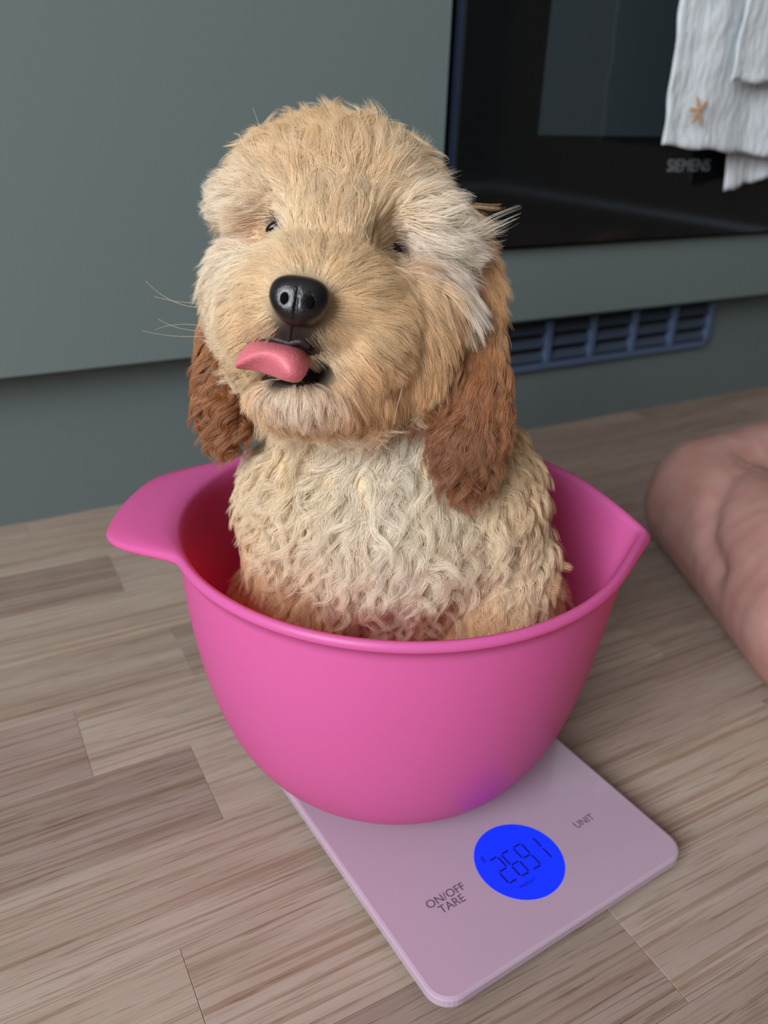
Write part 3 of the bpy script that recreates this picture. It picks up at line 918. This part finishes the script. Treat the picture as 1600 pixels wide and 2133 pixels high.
def field(P, ctrl):
    cp = np.array([c[0] for c in ctrl]); sg = np.array([c[7] for c in ctrl])
    d2 = ((P[:, None, :] - cp[None]) ** 2).sum(-1)
    w = np.exp(-d2 / (sg ** 2)) + 1e-4 * np.exp(-np.sqrt(d2) / 0.02) + 1e-9 / (d2 + 1e-5)
    w /= w.sum(1, keepdims=True)
    g = lambda k: w @ np.array([c[k] for c in ctrl])
    D = w @ np.array([c[1] for c in ctrl])
    D /= np.linalg.norm(D, axis=1)[:, None] + 1e-9
    return D, g(2), g(3), w @ np.array([c[4] for c in ctrl]), g(5), g(6), g(8)

def fur_material():
    mt = bpy.data.materials.new('coat_hair')
    mt.use_nodes = True
    nt = mt.node_tree
    N, L = nt.nodes, nt.links
    N.remove(N['Principled BSDF'])
    out = N['Material Output']
    at_ = N.new('ShaderNodeAttribute'); at_.attribute_name = 'hair_color'
    df = N.new('ShaderNodeBsdfDiffuse'); tr = N.new('ShaderNodeBsdfTranslucent')
    gl = N.new('ShaderNodeBsdfHair'); gl.component = 'Reflection'
    gl.inputs['RoughnessU'].default_value = 0.30; gl.inputs['RoughnessV'].default_value = 0.8
    gl.inputs['Offset'].default_value = math.radians(-4)
    hi = N.new('ShaderNodeMix'); hi.data_type = 'RGBA'; hi.inputs['Factor'].default_value = 0.5
    hi.inputs['B'].default_value = (1, 1, 1, 1)
    for nd in (df, tr): L.new(at_.outputs['Color'], nd.inputs['Color'])
    L.new(at_.outputs['Color'], hi.inputs['A']); L.new(hi.outputs['Result'], gl.inputs['Color'])
    m1 = N.new('ShaderNodeMixShader'); m1.inputs[0].default_value = 0.32
    L.new(df.outputs[0], m1.inputs[1]); L.new(tr.outputs[0], m1.inputs[2])
    m2 = N.new('ShaderNodeMixShader'); m2.inputs[0].default_value = 0.18
    L.new(m1.outputs[0], m2.inputs[1]); L.new(gl.outputs[0], m2.inputs[2])
    L.new(m2.outputs[0], out.inputs['Surface'])
    return mt
M_FUR = fur_material()

def make_fur(name, weights, count, ctrl, npts, clump_every, rad, holes, seed, ls=1.0, cs=1.0, js=0.15):
    rg = np.random.default_rng(seed)
    P, Nn = sample(weights, count)
    keep = np.ones(len(P), bool)
    for q, r_ in holes:
        dd = np.linalg.norm(P - q, axis=1)
        keep &= dd > r_ * (0.85 + 0.3 * rg.random(len(P)))
    P, Nn = P[keep], Nn[keep]
    D, ln, lift, col, curl, clump, wave = [np.concatenate(x) for x in zip(*[field(P[i:i + 20000], ctrl) for i in range(0, len(P), 20000)])]
    n = len(P)
    # clump leaders
    lead = rg.permutation(n)[:max(1, n // clump_every)]
    kd = kdtree.KDTree(len(lead))
    for i, k in enumerate(lead): kd.insert(P[k], i)
    kd.balance()
    near = np.array([kd.find(p)[1] for p in P])
    cl = lead[near]
    # variation by lock and by hair
    lr = rg.random((n, 6)); c6 = lr[cl]
    jit = rg.normal(size=(n, 3))
    jz = js + 0.22 * np.clip((P[:, 2] - 0.335) / 0.02, 0, 1)
    D = D + jz[:, None] * jit[cl] + 0.11 * rg.normal(size=(n, 3))
    ln = ln * ls * (0.78 + 0.34 * c6[:, 0]) * (0.72 + 0.38 * rg.random(n))
    Tg = D - (D * Nn).sum(1)[:, None] * Nn
    Tg /= np.linalg.norm(Tg, axis=1)[:, None] + 1e-9
    lf = np.clip(lift * (0.8 + 0.4 * c6[:, 1]), 0.05, 1)
    d0 = Nn * (lf + 0.10)[:, None] + Tg * (1 - lf)[:, None]
    d0 /= np.linalg.norm(d0, axis=1)[:, None]
    d1 = Tg * 1.0 + D * 0.35 + Nn * (lf * 0.18)[:, None]
    d1 /= np.linalg.norm(d1, axis=1)[:, None]
    pts = np.zeros((n, npts, 3)); pts[:, 0] = P - Nn * 0.0006
    seg = (ln / (npts - 1))[:, None]
    for i in range(1, npts):
        t = (i - 0.5) / (npts - 1)
        k = min(1.0, t * 1.5)
        dd = d0 * (1 - k) + d1 * k
        dd[:, 2] -= 0.25 * t
        dd /= np.linalg.norm(dd, axis=1)[:, None]
        pts[:, i] = pts[:, i - 1] + dd * seg
    # waves and curls, shared by each lock
    s1 = np.cross(d1, Nn); s1 /= np.linalg.norm(s1, axis=1)[:, None] + 1e-9
    for i in range(1, npts):
        t = i / (npts - 1)
        ph = 6.28 * (c6[:, 2] + t * ln / np.maximum(wave * (0.6 + 0.5 * c6[:, 3]), 1e-4))
        amp = curl * min(1, t * 1.6) * (0.6 + 0.8 * c6[:, 4])
        pts[:, i] += s1 * (amp * np.sin(ph))[:, None] + Nn * (amp * 0.6 * (np.cos(ph) - np.cos(6.28 * c6[:, 2])))[:, None]
    # draw each lock together towards its leader
    L0 = pts[cl]
    for i in range(1, npts):
        t = i / (npts - 1)
        k = (clump * cs * t ** 1.05)[:, None]
        target = L0[:, i] + (P - P[cl]) * 0.28
        pts[:, i] = pts[:, i] * (1 - k) + target * k
    pts[:, 1:] += rg.normal(size=(n, 1, 3)) * 0.00038 * np.linspace(0.2, 1, npts - 1)[None, :, None]
    pts = clamp_bowl(pts, 0.0008)
    colr = col * (0.80 + 0.36 * c6[:, 5])[:, None] * (0.90 + 0.2 * rg.random(n))[:, None]
    colr = np.maximum(colr * np.minimum(1.0, 0.93 / colr.max(1))[:, None], 0.004)
    cu = bpy.data.hair_curves.new(name)
    cu.add_curves([npts] * n)
    cu.attributes['position'].data.foreach_set('vector', (pts - PL).astype(np.float32).ravel())
    ra = cu.attributes.get('radius') or cu.attributes.new('radius', 'FLOAT', 'POINT')
    prof_ = np.linspace(0, 1, npts)
    rr = rad * (1 - 0.85 * prof_ ** 1.5)
    ra.data.foreach_set('value', (rr[None] * (0.75 + 0.5 * rg.random((n, 1)))).astype(np.float32).ravel())
    at2 = cu.attributes.new('hair_color', 'FLOAT_COLOR', 'CURVE')
    at2.data.foreach_set('color', np.c_[colr, np.ones(n)].astype(np.float32).ravel())
    cu.materials.append(M_FUR)
    o = bpy.data.objects.new(name, cu)
    COL.objects.link(o)
    o.parent = puppy
    o['kind'] = 'stuff'
    return o

mr, ml = ear_mask(CEN)
EARM = mr | ml
facing = (TN * ((CAMP - CEN) / np.linalg.norm(CAMP - CEN, axis=1)[:, None])).sum(1)
wf = np.where(facing > -0.35, 1.0, 0.35)
rim_h = CEN[:, 2]
wf = wf * np.where(rim_h < 0.10, 0.12, 1.0)
head_m = CEN[:, 2] > 0.235
HOLES = [(NOSE, .0145), (EYE_L, .0037), (EYE_R, .0026)] + [(q, .0060) for q in MOUTH] + [(surf(650, 758), .0075), (surf(672, 772), .0055)] + [(q, .0026) for q in DARKLINE_R]
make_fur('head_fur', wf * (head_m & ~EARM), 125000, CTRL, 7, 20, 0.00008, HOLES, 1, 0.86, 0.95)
make_fur('body_fur', wf * (~head_m & ~EARM), 100000, CTRL, 9, 30, 0.000085, HOLES, 2, 1.0, 1.05, 0.34)
ef = make_fur('ear_fur', wf * EARM, 46000, EAR_CTRL, 10, 30, 0.000085, [], 3, 0.95, 1.0, 0.10)
ef['label'] = 'long wavy chestnut brown ear hair'

# ------------------------------------------------------------------ puppy: nose, eyes, mouth, tongue, whiskers
def local(me):
    a_ = np.zeros(len(me.vertices) * 3); me.vertices.foreach_get('co', a_)
    me.vertices.foreach_set('co', (a_.reshape(-1, 3) - PL).ravel()); me.update()
    return me
M_NOSE, nt, b = new_mat('wet_black_nose', rgb(11, 11, 13), 0.27, 0.55)
noise_bump(nt, b, 1500, 0.35, 0.0006, 2.0)
def nose_mesh():
    bm = bmesh.new()
    bmesh.ops.create_uvsphere(bm, u_segments=64, v_segments=40, radius=1.0)
    ax = np.array(view_axes(9))
    V = np.array([v.co[:] for v in bm.verts])     # x right, y up, z towards the camera
    x, y, z = V[:, 0].copy(), V[:, 1].copy(), V[:, 2].copy()
    wide = 1.0 - 0.34 * np.clip(-y, 0, 1) ** 1.2 + 0.06 * np.clip(y, 0, 1)
    q = 2.6
    k = (np.abs(x) ** q + np.abs(y) ** q + np.abs(z) ** q) ** (-1 / q)
    x, y, z = x * k, y * k, z * k
    X, Y, Z = x * 0.0120 * wide, y * 0.0096, z * 0.0085
    # nostrils with flared wings, groove in the middle
    for sx_, cx_ in ((-1, -0.0047), (1, 0.0050)):
        d2 = ((X - cx_) / 0.0024) ** 2 + ((Y + 0.0012) / 0.0029) ** 2
        front = np.clip(z, 0, 1)
        Z -= 0.0005 * np.exp(-d2 ** 1.2) * front
    Z -= 0.0012 * np.exp(-(X / 0.0006) ** 2) * np.clip(0.55 - y, 0, 1) * np.clip(z, 0, 1)
    Pw = NOSE + np.c_[X, Y, Z] @ ax
    for v, p in zip(bm.verts, Pw): v.co = Vector(p - PL)
    return bm_to('nose', bm)
nose = obj('nose', nose_mesh(), M_NOSE, puppy, True)
nose['label'] = 'shiny black nose'
M_NOSTRIL, _, _ = new_mat('nostril_dark', rgb(4, 4, 5), 0.9, 0.1)  # black ellipsoids stand in for the shade inside the nostril holes
for cx_ in (-0.0047, 0.0050):
    ax_ = np.array(view_axes(9))
    bm = Blob(); ellipsoid(bm, NOSE + np.array([cx_, -0.0014, 0.0072]) @ ax_, (.0020, .0027, .0016), ax_, 20)
    nme = blob_mesh('nostril', bm)
    a_ = np.zeros(len(nme.vertices) * 3); nme.vertices.foreach_get('co', a_)
    nme.vertices.foreach_set('co', (a_.reshape(-1, 3) - PL).ravel()); nme.update()
    obj('nostril', nme, M_NOSTRIL, nose, True)
M_EYE, _, _ = new_mat('dark_eye', rgb(16, 10, 8), 0.22, 0.4)
for q, r_ in ((EYE_L, .0040), (EYE_R, .0032)):
    bm = Blob(); ellipsoid(bm, q + FWD * 0.0020, (r_ * 1.5, r_ * .62, r_ * .7), view_axes(-28 if q is EYE_L else 38), 24)
    obj('eye', local(blob_mesh('eye', bm)), M_EYE, puppy, True)
# mouth lining, the shade of the cavity put into its dark colour; dark lips
M_LIP, nt, b = new_mat('dark_lip', rgb(44, 34, 36), 0.5, 0.35)
noise_bump(nt, b, 900, 0.3, 0.0005)
M_GUM, _, _ = new_mat('mouth_inside', rgb(38, 20, 20), 0.6, 0.3)
mc = surf(606, 768)
bm = Blob(); ellipsoid(bm, mc + FWD * 0.004, (.0130, .0056, .0055), view_axes(8), 32)
obj('mouth_lining', local(blob_mesh('mouth_lining', bm)), M_GUM, puppy, True)
def lip(name, path, r_):
    P_ = [at(*p) for p in path]
    # smooth the path
    out = []
    for k in range(len(P_) - 1):
        for t in np.linspace(0, 1, 6, endpoint=False):
            out.append(P_[k] * (1 - t) + P_[k + 1] * t)
    out.append(P_[-1])
    for _ in range(6):
        out = [out[0]] + [(out[i - 1] + out[i] * 2 + out[i + 1]) / 4 for i in range(1, len(out) - 1)] + [out[-1]]
    return obj(name, local(tube_mesh(name, out, r_, r_, 10)), M_LIP, puppy, True)
def on(px, py, out=0.0):
    p = surf(px, py, out)
    return (px, py, float((p - CAMP) @ FWD))
lip('upper_lip', [on(528, 712), on(552, 702), on(580, 708), on(602, 716), on(626, 710), on(644, 722)], .0014)
lip('lower_lip', [on(545, 788, -.001), on(566, 800, -.001), on(600, 808, -.001), on(636, 805, -.001), on(656, 796, -.001)], .0018)
lip('philtrum', [on(606, 668, .0005), on(603, 692, -.0004), on(602, 714, -.0004)], .0011)
def tongue_mat():
    mt, nt, b = new_mat('tongue_pink', rgb(200, 106, 116), 0.42, 0.45)
    b.inputs['Subsurface Weight'].default_value = 0.15
    b.inputs['Subsurface Radius'].default_value = (0.004, 0.0015, 0.001)
    noise_bump(nt, b, 700, 0.5, 0.0008)
    return mt
MD = float((surf(602, 705) - CAMP) @ FWD)
TG = np.array([
    [(520, 714, .012), (552, 708, .012), (588, 714, .011), (616, 720, .011), (638, 732, .012), (648, 756, .014)],
    [(504, 724, .004), (540, 716, .001), (586, 724, -.002), (612, 734, -.0085), (635, 746, -.006), (645, 764, .001)],
    [(486, 761, .001), (518, 740, -.006), (550, 729, -.009), (578, 745, -.0100), (600, 774, -.0128), (638, 782, -.005)],
    [(490, 766, .004), (518, 757, .001), (550, 754, -.001), (576, 767, -.002), (599, 788, -.0085), (631, 790, -.003)],
    [(498, 767, .010), (520, 769, .007), (547, 777, .005), (575, 786, .004), (600, 795, -.002), (624, 795, .001)],
], float)
TG[..., 2] += MD
def tongue_mesh():
    nr, nc = TG.shape[:2]
    W = np.array([[at(*TG[i, j]) for j in range(nc)] for i in range(nr)])
    me = grid_mesh('tongue', W)
    o = bpy.data.objects.new('tongue_raw', me); COL.objects.link(o)
    s = o.modifiers.new('thick', 'SOLIDIFY'); s.thickness = 0.0018; s.offset = 0
    s2 = o.modifiers.new('sub', 'SUBSURF'); s2.levels = 3; s2.render_levels = 3
    out = bpy.data.meshes.new_from_object(o.evaluated_get(bpy.context.evaluated_depsgraph_get()))
    bpy.data.objects.remove(o)
    out.name = 'tongue'
    return out
tg = obj('tongue', local(tongue_mesh()), tongue_mat(), puppy, True)
tg['label'] = 'curled pink tongue'
M_WHISK, _, _ = new_mat('whisker_hair', rgb(205, 190, 170), 0.4)
def whisker(path, r_=0.00011):
    P_ = np.array([at(*p) for p in path])
    t = np.linspace(0, 1, 16)[:, None]
    c = (1 - t) ** 2 * P_[0] + 2 * t * (1 - t) * P_[1] + t ** 2 * P_[2]
    obj('whisker', local(tube_mesh('whisker', c, r_, r_ * 0.4, 5)), M_WHISK, puppy, True)
for p in ([(430, 640, .345), (360, 645, .34), (303, 585, .335)], [(430, 632, .345), (370, 632, .34), (322, 618, .338)], [(432, 680, .345), (360, 668, .338), (322, 688, .335)],
          [(436, 690, .345), (365, 690, .338), (330, 664, .335)], [(436, 700, .345), (350, 705, .338), (296, 688, .333)], [(548, 300, .38), (540, 255, .378), (526, 224, .376)],
          [(500, 320, .38), (460, 310, .378), (453, 356, .376)], [(838, 810, .345), (826, 850, .342), (822, 870, .341)]):
    whisker(p)
